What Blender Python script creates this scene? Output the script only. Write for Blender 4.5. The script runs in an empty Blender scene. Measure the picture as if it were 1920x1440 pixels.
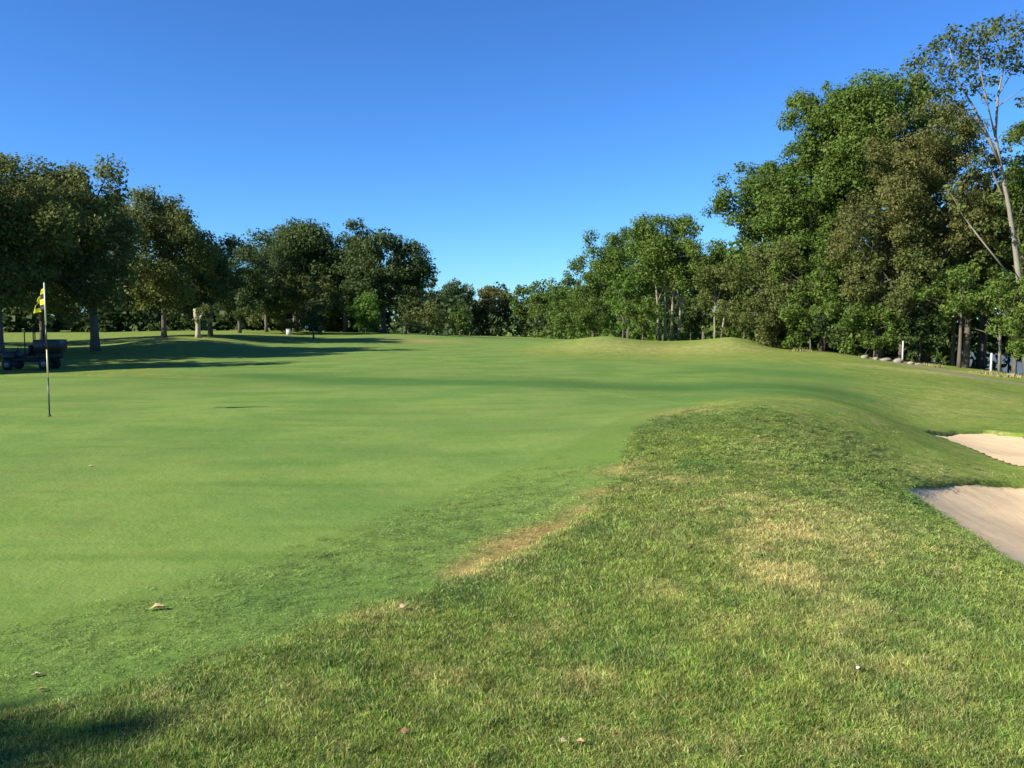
import bpy, math, random
import numpy as np
from mathutils import Vector
R = math.radians
random.seed(7)
rng = np.random.default_rng(11)

# ------------------------------------------------------------------ camera, sky, sun
sc = bpy.context.scene
C = sc.collection
FPX, PITCH, EYE = 1600.0, R(4.29), 1.55
cam = bpy.data.objects.new('camera', bpy.data.cameras.new('camera'))
C.objects.link(cam)
cam.location = (0, 0, EYE)
cam.rotation_euler = (R(90) - PITCH, 0, 0)
cam.data.lens = 30.0
cam.data.sensor_width = 36.0
cam.data.clip_start = 0.05
cam.data.clip_end = 9000
sc.camera = cam

SUN_EL = R(31)
LDX, LDY = 0.915, 0.403                      # horizontal direction the light travels
sun = bpy.data.objects.new('sun', bpy.data.lights.new('sun', 'SUN'))
C.objects.link(sun)
sun.data.energy = 5.0
sun.data.angle = R(0.5)
sun.data.color = (1.0, 0.93, 0.80)
ld = Vector((LDX * math.cos(SUN_EL), LDY * math.cos(SUN_EL), -math.sin(SUN_EL)))
sun.rotation_euler = ld.to_track_quat('-Z', 'Y').to_euler()

SKY_GAMMA, SKY_TINT = 1.16, (.30, .54, .83, 1)
world = bpy.data.worlds.new('World')
sc.world = world
world.use_nodes = True
wn = world.node_tree
sky = wn.nodes.new('ShaderNodeTexSky')
sky.sky_type = 'NISHITA'
sky.sun_disc = False
sky.sun_elevation = SUN_EL
sky.sun_rotation = math.atan2(-LDX, -LDY)
sky.altitude = 300
sky.air_density = 1.0
sky.dust_density = 0.0
sky.ozone_density = 3.5
bg = wn.nodes['Background']
bg.inputs['Strength'].default_value = 0.086
gm = wn.nodes.new('ShaderNodeGamma'); gm.inputs[1].default_value = SKY_GAMMA
tn = wn.nodes.new('ShaderNodeMix'); tn.data_type = 'RGBA'; tn.blend_type = 'MULTIPLY'; tn.inputs[0].default_value = 1
tn.inputs[7].default_value = SKY_TINT
wn.links.new(sky.outputs[0], gm.inputs[0]); wn.links.new(gm.outputs[0], tn.inputs[6])
wn.links.new(tn.outputs[2], bg.inputs[0])
sc.view_settings.view_transform = 'Standard'
sc.view_settings.look = 'None'
sc.view_settings.gamma = 1
sc.view_settings.use_curve_mapping = False
sc.view_settings.exposure = 1.05
sc.render.engine = 'CYCLES'
sc.cycles.max_bounces = 6
sc.cycles.transparent_max_bounces = 4

# ------------------------------------------------------------------ helpers
cP, sP = math.cos(PITCH), math.sin(PITCH)
def ray(u, v):
    a, b = (u - 960) / FPX, (720 - v) / FPX
    return a, cP + b * sP, -sP + b * cP
def at(u, v, y):
    a, b, c = ray(u, v)
    t = y / b
    return a * t, y, EYE + c * t

def tag(o, label=None, cat=None, group=None, kind=None):
    if label: o['label'] = label
    if cat: o['category'] = cat
    if group: o['group'] = group
    if kind: o['kind'] = kind
    return o
def thing(name, loc, label, cat, group=None, rz=0):
    o = bpy.data.objects.new(name, None)
    C.objects.link(o)
    o.location = loc
    o.rotation_euler = (0, 0, rz)
    o.empty_display_size = 0.1
    return tag(o, label, cat, group)
def link(name, me, parent=None, loc=None):
    o = bpy.data.objects.new(name, me)
    C.objects.link(o)
    if parent: o.parent = parent
    if loc is not None: o.location = loc
    return o

def np_mesh(name, V, faces, mat, attrs=None, smooth=False):
    """faces: list of int arrays (n,k)."""
    me = bpy.data.meshes.new(name)
    V = np.asarray(V, np.float32)
    me.vertices.add(len(V))
    me.vertices.foreach_set('co', V.ravel())
    faces = [f for f in faces if len(f)]
    if not faces:
        for k, a in (attrs or {}).items():
            a = np.asarray(a, np.float32)
            at_ = me.attributes.new(k, 'FLOAT_VECTOR' if a.ndim == 2 else 'FLOAT', 'POINT')
            at_.data.foreach_set('vector' if a.ndim == 2 else 'value', a.ravel())
        return me
    loops = np.concatenate([f.ravel() for f in faces]).astype(np.int32)
    tot = np.concatenate([np.full(len(f), f.shape[1], np.int32) for f in faces])
    start = np.concatenate([[0], np.cumsum(tot)[:-1]]).astype(np.int32)
    me.loops.add(len(loops))
    me.loops.foreach_set('vertex_index', loops)
    me.polygons.add(len(tot))
    me.polygons.foreach_set('loop_start', start)
    me.polygons.foreach_set('loop_total', tot)
    if smooth:
        me.polygons.foreach_set('use_smooth', np.ones(len(tot), bool))
    me.update(calc_edges=True)
    for k, a in (attrs or {}).items():
        a = np.asarray(a, np.float32)
        if a.ndim == 2:
            at_ = me.attributes.new(k, 'FLOAT_VECTOR', 'POINT')
            at_.data.foreach_set('vector', a.ravel())
        else:
            at_ = me.attributes.new(k, 'FLOAT', 'POINT')
            at_.data.foreach_set('value', a)
    if mat: me.materials.append(mat)
    return me

class MB:
    def __init__(s): s.V = []; s.F = {}
    def _f(s, f): s.F.setdefault(len(f), []).append(f)
    def tube(s, pts, rad, n=8, cap=True):
        pts = [Vector(p) for p in pts]
        b = len(s.V)
        for i, p in enumerate(pts):
            d = (pts[min(i + 1, len(pts) - 1)] - pts[max(i - 1, 0)]).normalized()
            a = d.cross(Vector((0.13, 0.99, 0.05))).normalized()
            c = d.cross(a)
            r = rad[i] if hasattr(rad, '__len__') else rad
            for k in range(n):
                t = 2 * math.pi * k / n
                s.V.append(tuple(p + a * (r * math.cos(t)) + c * (r * math.sin(t))))
        for i in range(len(pts) - 1):
            for k in range(n):
                k2 = (k + 1) % n
                s._f((b + i * n + k, b + i * n + k2, b + (i + 1) * n + k2, b + (i + 1) * n + k))
        if cap:
            s._f(tuple(b + k for k in range(n))[::-1])
            s._f(tuple(b + (len(pts) - 1) * n + k for k in range(n)))
        return s
    def box(s, c, d, bev=0.0, taper=1.0):
        """chamfered box, centre c, size d"""
        x, y, z = d[0] / 2, d[1] / 2, d[2] / 2
        b = len(s.V)
        bv = min(bev, x * .9, y * .9, z * .9) if bev else 0
        if not bv:
            for sz in (-1, 1):
                t = taper if sz > 0 else 1
                for sx, sy in ((-1, -1), (1, -1), (1, 1), (-1, 1)):
                    s.V.append((c[0] + sx * x * t, c[1] + sy * y * t, c[2] + sz * z))
            for f in ((3, 2, 1, 0), (4, 5, 6, 7), (0, 1, 5, 4), (1, 2, 6, 5), (2, 3, 7, 6), (3, 0, 4, 7)):
                s._f(tuple(b + i for i in f))
            return s
        rings = [(-z, 1), (-z + bv, 0), (z - bv, 0), (z, 1)]
        for zz, ins in rings:
            t = taper if zz > 0 else 1
            ox, oy = (x - bv * ins) * t, (y - bv * ins) * t
            q = bv
            for px, py in ((-ox + q, -oy), (ox - q, -oy), (ox, -oy + q), (ox, oy - q), (ox - q, oy), (-ox + q, oy), (-ox, oy - q), (-ox, -oy + q)):
                s.V.append((c[0] + px, c[1] + py, c[2] + zz))
        for i in range(3):
            for k in range(8):
                k2 = (k + 1) % 8
                s._f((b + i * 8 + k, b + i * 8 + k2, b + i * 8 + 8 + k2, b + i * 8 + 8 + k))
        s._f(tuple(b + k for k in range(8))[::-1])
        s._f(tuple(b + 24 + k for k in range(8)))
        return s
    def build(s, name, mat, parent=None, smooth=False, loc=None):
        me = np_mesh(name, np.array(s.V), [np.array(f) for f in s.F.values()], mat, smooth=smooth)
        return link(name, me, parent, loc)

# ------------------------------------------------------------------ materials
def new_mat(name):
    m = bpy.data.materials.new(name)
    m.use_nodes = True
    nt = m.node_tree
    p = nt.nodes['Principled BSDF']
    return m, nt, p
def N(nt, typ, **kw):
    n = nt.nodes.new(typ)
    for k, v in kw.items():
        if k in n.inputs.keys() if hasattr(n.inputs, 'keys') else False: n.inputs[k].default_value = v
        else: setattr(n, k, v)
    return n
def noise(nt, vec, scale, detail=3, rough=.55):
    n = nt.nodes.new('ShaderNodeTexNoise')
    n.inputs['Scale'].default_value = scale
    n.inputs['Detail'].default_value = detail
    n.inputs['Roughness'].default_value = rough
    nt.links.new(vec, n.inputs['Vector'])
    return n.outputs[0]
def mapr(nt, x, a, b, c=0.0, d=1.0, smooth=True):
    n = nt.nodes.new('ShaderNodeMapRange')
    if smooth: n.interpolation_type = 'SMOOTHSTEP'
    for i, v in zip((1, 2, 3, 4), (a, b, c, d)): n.inputs[i].default_value = v
    nt.links.new(x, n.inputs[0])
    return n.outputs[0]
def mth(nt, op, a, b=None):
    n = nt.nodes.new('ShaderNodeMath'); n.operation = op
    for i, v in enumerate((a, b)):
        if v is None: continue
        if isinstance(v, (int, float)): n.inputs[i].default_value = v
        else: nt.links.new(v, n.inputs[i])
    return n.outputs[0]
def mix(nt, f, a, b):
    n = nt.nodes.new('ShaderNodeMix'); n.data_type = 'RGBA'
    for s, v in ((0, f), (6, a), (7, b)):
        if isinstance(v, (int, float)): n.inputs[s].default_value = v
        elif isinstance(v, tuple): n.inputs[s].default_value = (*v, 1)
        else: nt.links.new(v, n.inputs[s])
    return n.outputs[2]
def wpos(nt):
    return nt.nodes.new('ShaderNodeNewGeometry').outputs['Position']
def attr(nt, name, typ='GEOMETRY'):
    n = nt.nodes.new('ShaderNodeAttribute'); n.attribute_name = name; n.attribute_type = typ
    return n.outputs['Fac']
def simple(name, col, rough=.6, metal=0, var=.25, vscale=12, bump=0.0):
    m, nt, p = new_mat(name)
    tc = nt.nodes.new('ShaderNodeTexCoord').outputs['Object']
    n = noise(nt, tc, vscale, 4)
    c2 = tuple(c * (1 - var) for c in col)
    nt.links.new(mix(nt, n, tuple(min(1, c * (1 + var * .5)) for c in col), c2), p.inputs['Base Color'])
    p.inputs['Roughness'].default_value = rough
    p.inputs['Metallic'].default_value = metal
    if bump:
        b = nt.nodes.new('ShaderNodeBump'); b.inputs['Strength'].default_value = bump; b.inputs['Distance'].default_value = .02
        nt.links.new(n, b.inputs['Height']); nt.links.new(b.outputs[0], p.inputs['Normal'])
    return m

def leaf_mat(name, dark, mid, light, trans=.25):
    m, nt, p = new_mat(name)
    t = attr(nt, 'tone')
    r = nt.nodes.new('ShaderNodeValToRGB')
    r.color_ramp.elements[0].color = (*dark, 1); r.color_ramp.elements[1].color = (*light, 1)
    e = r.color_ramp.elements.new(.5); e.color = (*mid, 1)
    nt.links.new(t, r.inputs[0])
    nt.links.new(r.outputs[0], p.inputs['Base Color'])
    p.inputs['Roughness'].default_value = .65
    p.inputs['Specular IOR Level'].default_value = .18
    tr = nt.nodes.new('ShaderNodeBsdfTranslucent')
    nt.links.new(r.outputs[0], tr.inputs[0])
    mx = nt.nodes.new('ShaderNodeMixShader'); mx.inputs[0].default_value = trans
    nt.links.new(p.outputs[0], mx.inputs[1]); nt.links.new(tr.outputs[0], mx.inputs[2])
    nt.links.new(mx.outputs[0], nt.nodes['Material Output'].inputs[0])
    return m
LM = {
 'green': leaf_mat('leaf_green', (.050, .088, .016), (.092, .150, .024), (.150, .215, .040), .36),
 'dark':  leaf_mat('leaf_dark', (.034, .058, .018), (.060, .096, .026), (.105, .142, .044), .34),
 'olive': leaf_mat('leaf_olive', (.060, .080, .020), (.108, .134, .032), (.170, .190, .055), .36),
 'brown': leaf_mat('leaf_brown', (.075, .088, .024), (.130, .140, .038), (.200, .190, .065), .36),
 'lime':  leaf_mat('leaf_lime', (.065, .130, .018), (.100, .190, .028), (.150, .250, .048), .38),
}
bark = simple('bark', (.115, .095, .072), .9, var=.5, vscale=3, bump=.6)
bark_pale = simple('bark_pale', (.235, .205, .155), .85, var=.4, vscale=2.5, bump=.5)

# ------------------------------------------------------------------ terrain height
def vd(u, v, y): return at(u, v, y)
ctrl = []
def cp(u, v, y): ctrl.append(at(u, v, y))
def cz(x, y, z): ctrl.append((x, y, z))
# green and its near surround: level
for x, y in ((-2, 2.5), (0, 2.5), (-3.5, 4), (-1, 4), (-5, 7), (-2, 6.5), (0, 6), (-8, 11), (-4, 11), (0, 10), (-12, 16),
             (-7, 16), (-2, 16), (-9, 21), (-4, 20), (0, 18)):
    cz(x, y, 0.0)
cz(0, 1.2, .02); cz(2, 2.6, .06); cz(-1, .8, 0)
# mound right of the green
cz(1.4, 5, .06); cz(2.2, 8, .14); cz(3.4, 11, .13); cz(3.9, 13.6, .17); cz(2.6, 13.2, .12); cz(3.2, 16.5, -.05); cz(1.8, 14.5, .03)
cz(4.6, 15.5, .08); cz(5.6, 13.8, -.10); cz(6.8, 15.8, -.24); cz(8.3, 18.8, -.62)
cz(2.2, 4.2, .06); cz(3.0, 6.2, -.02); cz(4.0, 8.0, -.34); cz(4.6, 10.2, -.34); cz(5.2, 12.0, -.40); cz(3.0, 3.2, -.03)
cz(6.5, 8.5, -.95); cz(7.0, 11.5, -.85); cz(6.8, 12.9, -.62); cz(8.4, 13.2, -.70); cz(9.5, 12.2, -.7); cz(10.5, 16.3, -.95); cz(9.0, 19.5, -.80); cz(11, 9, -1.1); cz(12.0, 19, -.95)
cz(8.2, 14.6, -.85); cz(9.0, 17.2, -.86)
# behind green, right part dips then fairway rises to view
cp(1560, 745, 21); cp(1000, 722, 21); cp(1300, 728, 22); cp(600, 712, 24)
cp(700, 700, 29); cp(1000, 703, 28); cp(1300, 703, 28); cp(1560, 712, 28); cp(1800, 740, 27); cp(1900, 770, 24)
cp(800, 672, 42); cp(1100, 675, 41); cp(1400, 672, 42); cp(1600, 682, 40); cp(1750, 700, 38); cp(1900, 730, 34)
cp(800, 645, 70); cp(950, 648, 66)
cp(1000, 667, 46); cp(1150, 668, 46); cp(1300, 668, 47); cp(1420, 664, 48)
cp(1060, 650, 56); cp(1140, 631, 61); cp(1190, 638, 61); cp(1250, 645, 61); cp(1310, 642, 61); cp(1370, 634, 60); cp(1410, 645, 58); cp(1450, 655, 58); cp(1520, 657, 60)
cp(1140, 640, 78); cp(1370, 645, 80); cp(1250, 640, 90)
cp(1600, 668, 54); cp(1690, 680, 50); cp(1800, 694, 46); cp(1900, 712, 41)
cp(1690, 672, 64); cp(1820, 688, 60); cp(1900, 700, 56)
# beyond the right-hand trees the bank falls to the water
cz(48, 95, -4.5); cz(60, 75, -5.5); cz(85, 130, -6); cz(60, 110, -5.5); cz(30, 90, -2.5)
# centre far
cp(900, 633, 110); cp(750, 627, 95); cp(1000, 636, 120); cz(0, 220, -2.6); cz(-40, 220, -2.0); cz(30, 220, -3.5)
# left: hollow beyond the green, hummock, far light strip
cp(60, 703, 27); cp(300, 704, 27); cp(450, 700, 30)
cp(60, 700, 36); cp(200, 692, 37); cp(-200, 700, 36); cp(350, 690, 38)
cp(10, 672, 45); cp(180, 658, 52); cp(450, 670, 48); cp(600, 655, 58)
cp(290, 636, 60); cp(370, 633, 64); cp(230, 645, 62); cp(500, 640, 70); cp(-150, 655, 55)
cp(100, 631, 88); cp(300, 623, 100); cp(500, 622, 100); cp(650, 628, 95); cp(-200, 632, 90)
cz(-90, 130, .2); cz(-50, 135, .1)
P = np.array(ctrl)
def warp(x, y):
    r = np.hypot(x, y) + 1e-6
    az = np.clip(np.arctan2(x, y), -R(62), R(62))
    return np.stack([az * 2.6, np.log(np.clip(r, 1.0, 400.0)) * 1.0], -1)
W = warp(P[:, 0], P[:, 1])
def tps(d2): return np.where(d2 > 1e-12, d2 * np.log(d2 + 1e-12) * .5, 0)
def _solve():
    n = len(P)
    d2 = ((W[:, None] - W[None]) ** 2).sum(-1)
    K = tps(d2) + np.eye(n) * 2e-4
    Q = np.hstack([np.ones((n, 1)), W])
    A = np.block([[K, Q], [Q.T, np.zeros((3, 3))]])
    # interpolate slope angle z/r so relief scales with distance
    zr = P[:, 2] / np.hypot(P[:, 0], P[:, 1])
    return np.linalg.solve(A, np.concatenate([zr, np.zeros(3)]))
SOL = _solve()
def vnoise(x, y, s, seed):
    r = np.random.default_rng(seed)
    z = 0
    for _ in range(7):
        a = r.uniform(0, 2 * np.pi); k = s * r.uniform(.6, 1.7); ph = r.uniform(0, 6.28)
        z = z + np.sin((x * np.cos(a) + y * np.sin(a)) * k + ph)
    return z / 7 ** .5
def sstep(a, b, x):
    t = np.clip((x - a) / (b - a), 0, 1)
    return t * t * (3 - 2 * t)
def base_z(x, y):
    x = np.asarray(x, float); y = np.asarray(y, float)
    shp = x.shape
    x, y = x.ravel(), y.ravel()
    w = warp(x, y)
    out = np.empty(len(x))
    for i in range(0, len(x), 20000):
        ww = w[i:i + 20000]
        d2 = ((ww[:, None] - W[None]) ** 2).sum(-1)
        out[i:i + 20000] = tps(d2) @ SOL[:-3] + SOL[-3] + ww @ SOL[-2:]
    r = np.hypot(x, y)
    az = np.abs(np.arctan2(x, y))
    z = out * np.minimum(r, 230)
    z = np.clip(z, -7, 3)
    front = 1 - sstep(R(62), R(100), az)
    near = sstep(1.0, 2.4, r)
    z = z * front * near
    far = sstep(250, 600, r)
    z = z * (1 - far) + (-6.0) * far * 1.0
    z = z + vnoise(x, y, .9, 5) * .012 * sstep(2, 8, r) + vnoise(x, y, .28, 9) * .035 * sstep(6, 30, r) + vnoise(x, y, 3.1, 3) * .004
    return z.reshape(shp)
def hit(u, v):
    """where the sight line of a photo pixel meets the ground"""
    a, b, c = ray(u, v)
    ts = np.geomspace(2.0, 400, 1500)
    z = base_z(a * ts, b * ts)
    k = np.argmax(EYE + c * ts < z)
    return float(a * ts[k]), float(b * ts[k])

def sdf(x, y, poly):
    """signed distance to a closed polygon, negative inside"""
    poly = np.asarray(poly)
    q = np.roll(poly, -1, 0)
    shp = x.shape; x = x.ravel(); y = y.ravel()
    d = np.full(len(x), 1e9); ins = np.zeros(len(x), bool)
    for (ax, ay), (bx, by) in zip(poly, q):
        ex, ey = bx - ax, by - ay
        t = np.clip(((x - ax) * ex + (y - ay) * ey) / (ex * ex + ey * ey + 1e-9), 0, 1)
        d = np.minimum(d, np.hypot(x - ax - t * ex, y - ay - t * ey))
        c = ((ay > y) != (by > y)) & (x < (bx - ax) * (y - ay) / (by - ay + 1e-12) + ax)
        ins ^= c
    return (np.where(ins, -d, d)).reshape(shp)
def smooth_poly(p, it=3):
    p = np.array(p, float)
    for _ in range(it):
        q = np.roll(p, -1, 0)
        p = np.stack([p * .75 + q * .25, p * .25 + q * .75], 1).reshape(-1, 2)
    return p
def seg_dist(x, y, pts):
    d = np.full(x.shape, 1e9)
    for (ax, ay), (bx, by) in zip(pts[:-1], pts[1:]):
        ex, ey = bx - ax, by - ay
        t = np.clip(((x - ax) * ex + (y - ay) * ey) / (ex * ex + ey * ey), 0, 1)
        d = np.minimum(d, np.hypot(x - ax - t * ex, y - ay - t * ey))
    return d

# outline of the close-cut green with its collar (the rough starts outside)
collar = smooth_poly([hit(240, 1292), hit(480, 1212), hit(700, 1142), hit(860, 1088), hit(1060, 1000), hit(1130, 940), hit(1180, 880),
                      hit(1186, 830), hit(1200, 797), hit(1290, 768), hit(1345, 757), (2.6, 17.5), (1.0, 21.5), (-4, 23.5), (-10, 24.5), (-18, 24), (-24, 18),
                      (-22, 9), (-12, 3.2), (-5, 2.6), (-2.6, 3.0)], 2)
green_poly = smooth_poly([hit(-300, 1260), hit(0, 1165), hit(300, 1105), hit(560, 1022), hit(760, 950), hit(960, 880), hit(1090, 820), hit(1160, 785),
                      hit(1280, 756), (1.9, 16.5), (0.2, 20.5), (-4, 22.3), (-10, 23), (-17, 22.5), (-22, 17), (-20, 9.5), (-12, 5.0)], 2)
fairway_poly = smooth_poly([hit(300, 705), hit(600, 716), hit(1000, 738), hit(1230, 762), hit(1330, 752), hit(1420, 748), hit(1560, 745), hit(1640, 728), hit(1590, 700), hit(1470, 680), hit(1200, 674), hit(980, 671),
                      hit(960, 650), hit(1080, 642), (12, 105), (0, 150), (-25, 150), (-20, 90), (-22, 60), (-17, 45), (-14, 33)], 2)
bunker_a = smooth_poly([hit(1682, 914), hit(1765, 909), hit(1850, 907), (8.1, 12.0), (9.8, 11.2), (10.3, 9.2), (9.0, 7.2), (7.0, 6.4), (5.4, 6.5), hit(1925, 1078), hit(1860, 1036), hit(1790, 985), hit(1725, 945)], 1)
bunker_b = smooth_poly([hit(1722, 808), hit(1820, 809), hit(1930, 822), (12.5, 17.0), (14.2, 15.4), (13.8, 13.4), (11.5, 12.5), (9.4, 12.9), hit(1925, 884), hit(1860, 855), hit(1800, 832)], 1)
path_line = [hit(1500, 656), hit(1560, 660), hit(1640, 672), hit(1700, 684), hit(1760, 695), hit(1830, 709), hit(1920, 722), (27, 30), (34, 22)]
dry_spots = [  # (u, v, radius m, amount)
 (1010, 1000, .18, 1.0), (960, 1025, .22, 1.2), (915, 1060, .20, 1.1), (880, 1078, .14, .9), (1060, 985, .16, .9), (1100, 960, .22, .8), (1140, 925, .25, .8), (1180, 880, .3, .8),
 (1275, 775, .5, .7), (1300, 765, .5, .6), (750, 1150, .12, .6), (690, 1160, .12, .4), (1480, 1095, .28, .6), (1440, 960, .6, .42), (1500, 1010, .6, .36), (1430, 1050, .5, .34), (1550, 1150, .25, .3), (1340, 1180, .2, .3), (1250, 1120, .15, .35), (1100, 1290, .12, .9), (1230, 1330, .10, .8), (1290, 900, .4, .4),
 (1640, 1240, .3, .45), (1560, 1000, .5, .35), (1760, 770, 1.4, .25), (1620, 745, 1.8, .2), (1850, 745, 2.0, .35), (1880, 705, 1.6, 1.0), (1820, 700, 1.5, .8), (1760, 700, 1.3, .7), (1660, 690, 2.0, .6),
 (780, 638, 5.0, .4), (1140, 650, 4.0, .28), (1250, 655, 6.0, .22), (1370, 650, 4.5, .34), (300, 635, 4.5, .4), (1740, 890, .6, .4), (1750, 1380, .2, .5), (1350, 1410, .12, .5), (560, 1330, .15, .35), (330, 1350, .1, .5)]
dry_w = [(*hit(u, v), r, a) for u, v, r, a in dry_spots]
lush_spots = [(510, 1120, .25), (880, 1110, .2), (1700, 940, .5), (1320, 880, .35), (1120, 1000, .2), (1240, 800, .6), (1450, 700, 3.0), (1050, 718, 2.0), (1500, 740, 2.2), (700, 718, 1.8)]
lush_w = [(*hit(u, v), r) for u, v, r in lush_spots]
band_line = [hit(500, 707), hit(700, 716), hit(1000, 722), hit(1300, 728), hit(1560, 735)]
def turf_attrs(x, y):
    dry = np.zeros(x.shape); lush = np.zeros(x.shape)
    for a, b, r, k in dry_w: dry += k * np.exp(-((x - a) ** 2 + (y - b) ** 2) / r ** 2)
    # worn band just outside the collar edge
    c = sdf(x, y, collar)
    for a, b, r in lush_w: lush += np.exp(-((x - a) ** 2 + (y - b) ** 2) / r ** 2)
    lush += 1.5 * np.exp(-(seg_dist(x, y, band_line) / (.9 + .05 * np.hypot(x, y))) ** 2 * 1.6)
    return np.clip(dry, 0, 1.3), np.clip(lush, 0, 1.5)
def ground_z(x, y):
    x = np.asarray(x, float); y = np.asarray(y, float)
    z = base_z(x, y)
    c = sdf(x, y, collar)
    z = z + .018 * sstep(0, .12, c) * (1 - sstep(40, 80, np.hypot(x, y)))
    for b in (bunker_a, bunker_b):
        d = sdf(x, y, b)
        cyb = (b[:, 1].min() + b[:, 1].max()) / 2
        far_side = sstep(-.2, .8, y - cyb - (1.1 if b is bunker_a else .6))
        z = z - .5 * sstep(.02, -.10, d) + .035 * np.exp(-(d / .6) ** 2) * (d > -.02) * far_side
    return z
def gz(x, y): return float(ground_z(np.array([x]), np.array([y]))[0])

# ------------------------------------------------------------------ turf materials
def turf_colour(nt, pos, dry, lush, kind):
    """kind 'rough' | 'short' ; grass colours, with undulation shade painted into the short streaks"""
    n1 = noise(nt, pos, .45, 4, .6)
    n2 = noise(nt, pos, 3.2, 4, .6)
    n3 = noise(nt, pos, 26, 3, .65)
    if kind == 'rough':
        g1, g2, straw = (.100, .190, .026), (.176, .262, .042), (.450, .370, .145)
        base = mix(nt, mapr(nt, n2, .32, .66), g1, g2)
        base = mix(nt, mapr(nt, n3, .38, .62), base, (.210, .235, .050))
        base = mix(nt, mth(nt, 'MULTIPLY', mapr(nt, noise(nt, pos, 11, 4, .7), .50, .66), .6), base, (.060, .105, .018))
        base = mix(nt, mth(nt, 'MULTIPLY', mapr(nt, noise(nt, pos, .75, 5, .7), .46, .62), .45), base, (.072, .148, .030))
        base = mix(nt, mth(nt, 'MULTIPLY', mapr(nt, noise(nt, pos, .5, 6, .75), .52, .64), .4), base, (.215, .225, .070))
        s = mth(nt, 'ADD', mth(nt, 'MULTIPLY', mth(nt, 'MULTIPLY', dry, mapr(nt, n2, .38, .62, .25, 1.2)), .85), mth(nt, 'MULTIPLY', mapr(nt, noise(nt, pos, 1.9, 5, .7), .52, .68), .35))
        base = mix(nt, mth(nt, 'MINIMUM', mth(nt, 'MULTIPLY', s, mapr(nt, n3, .25, .65, .45, 1.25)), .92), base, straw)
        base = mix(nt, mth(nt, 'MULTIPLY', lush, .55), base, (.050, .135, .026))
    else:
        g1, g2 = (.104, .200, .040), (.176, .258, .056)
        base = mix(nt, mapr(nt, n1, .36, .62), g1, g2)
        mp = nt.nodes.new('ShaderNodeMapping'); mp.inputs['Rotation'].default_value = (0, 0, -.95); mp.inputs['Scale'].default_value = (.35, 2.4, 1)
        nt.links.new(pos, mp.inputs[0])
        ns = noise(nt, mp.outputs[0], .9, 4, .6)  # streaks: grain, with the shade of the undulations painted in
        base = mix(nt, mth(nt, 'MULTIPLY', mapr(nt, n2, .45, .72), .35), base, (.092, .178, .026))
        base = mix(nt, mth(nt, 'MULTIPLY', mapr(nt, ns, .48, .70), .55), base, (.078, .158, .026))
        base = mix(nt, mth(nt, 'MULTIPLY', mapr(nt, n3, .40, .66), .35), base, (.195, .245, .060))
        base = mix(nt, mth(nt, 'MULTIPLY', mapr(nt, noise(nt, pos, 70, 3, .7), .46, .62), .35), base, (.080, .135, .024))
        base = mix(nt, mth(nt, 'MULTIPLY', mapr(nt, noise(nt, pos, .13, 5, .6), .42, .62), .35), base, (.150, .196, .050))
        base = mix(nt, mth(nt, 'MULTIPLY', mapr(nt, noise(nt, pos, 1.3, 5, .65), .52, .68), .28), base, (.165, .190, .050))
        base = mix(nt, mth(nt, 'MINIMUM', mth(nt, 'MULTIPLY', dry, mapr(nt, n3, .3, .65, .6, 1.1)), .95), base, (.42, .25, .11))
        base = mix(nt, mth(nt, 'MULTIPLY', lush, .5), base, (.050, .130, .028))
    return base
def make_turf():
    m, nt, p = new_mat('turf')
    pos = wpos(nt)
    dry, lush = attr(nt, 'dry'), attr(nt, 'lush')
    sdg, sdc, sdfw, sdb, pth = attr(nt, 'sd_green'), attr(nt, 'sd_collar'), attr(nt, 'sd_fairway'), attr(nt, 'sd_bunker'), attr(nt, 'path_dist')
    rough = turf_colour(nt, pos, dry, lush, 'rough')
    short = turf_colour(nt, pos, dry, lush, 'short')
    wob = noise(nt, pos, 2.0, 3)
    wob2 = noise(nt, pos, .25, 4)
    cl = mth(nt, 'ADD', sdc, mth(nt, 'MULTIPLY', mth(nt, 'SUBTRACT', wob, .5), .22))
    collar_c = mix(nt, .40, short, (.110, .172, .030))
    col = mix(nt, mapr(nt, cl, -.05, .06), collar_c, rough)
    gl = mth(nt, 'ADD', sdg, mth(nt, 'MULTIPLY', mth(nt, 'SUBTRACT', wob, .5), .10))
    col = mix(nt, mapr(nt, gl, -.03, .05), short, col)
    # darker line where the collar cut begins
    fl = mth(nt, 'ADD', sdfw, mth(nt, 'MULTIPLY', mth(nt, 'SUBTRACT', wob2, .5), 2.4))
    col = mix(nt, mapr(nt, fl, -.8, .6), short, col)
    # bare track
    pl = mth(nt, 'ADD', pth, mth(nt, 'MULTIPLY', mth(nt, 'SUBTRACT', wob2, .5), 1.6))
    trk = mix(nt, noise(nt, pos, 1.2, 4), (.20, .155, .10), (.30, .25, .17))
    col = mix(nt, mth(nt, 'MULTIPLY', mapr(nt, pl, 1.15, .45), .75), col, trk)
    # soil showing at the cut bunker lip
    col = mix(nt, mapr(nt, sdb, .015, -.02), col, (.075, .050, .026))
    nt.links.new(col, p.inputs['Base Color'])
    p.inputs['Roughness'].default_value = .85
    p.inputs['Specular IOR Level'].default_value = .05
    b1 = nt.nodes.new('ShaderNodeBump')
    b1.inputs['Distance'].default_value = .03
    h = mth(nt, 'ADD', mth(nt, 'MULTIPLY', noise(nt, pos, 38, 4, .7), .5), mth(nt, 'MULTIPLY', noise(nt, pos, 7, 4, .65), 1.0))
    nt.links.new(h, b1.inputs['Height'])
    st = mapr(nt, sdc, -.1, .15, .42, 1.0)
    nt.links.new(st, b1.inputs['Strength'])
    nt.links.new(b1.outputs[0], p.inputs['Normal'])
    return m
turf = make_turf()

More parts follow.
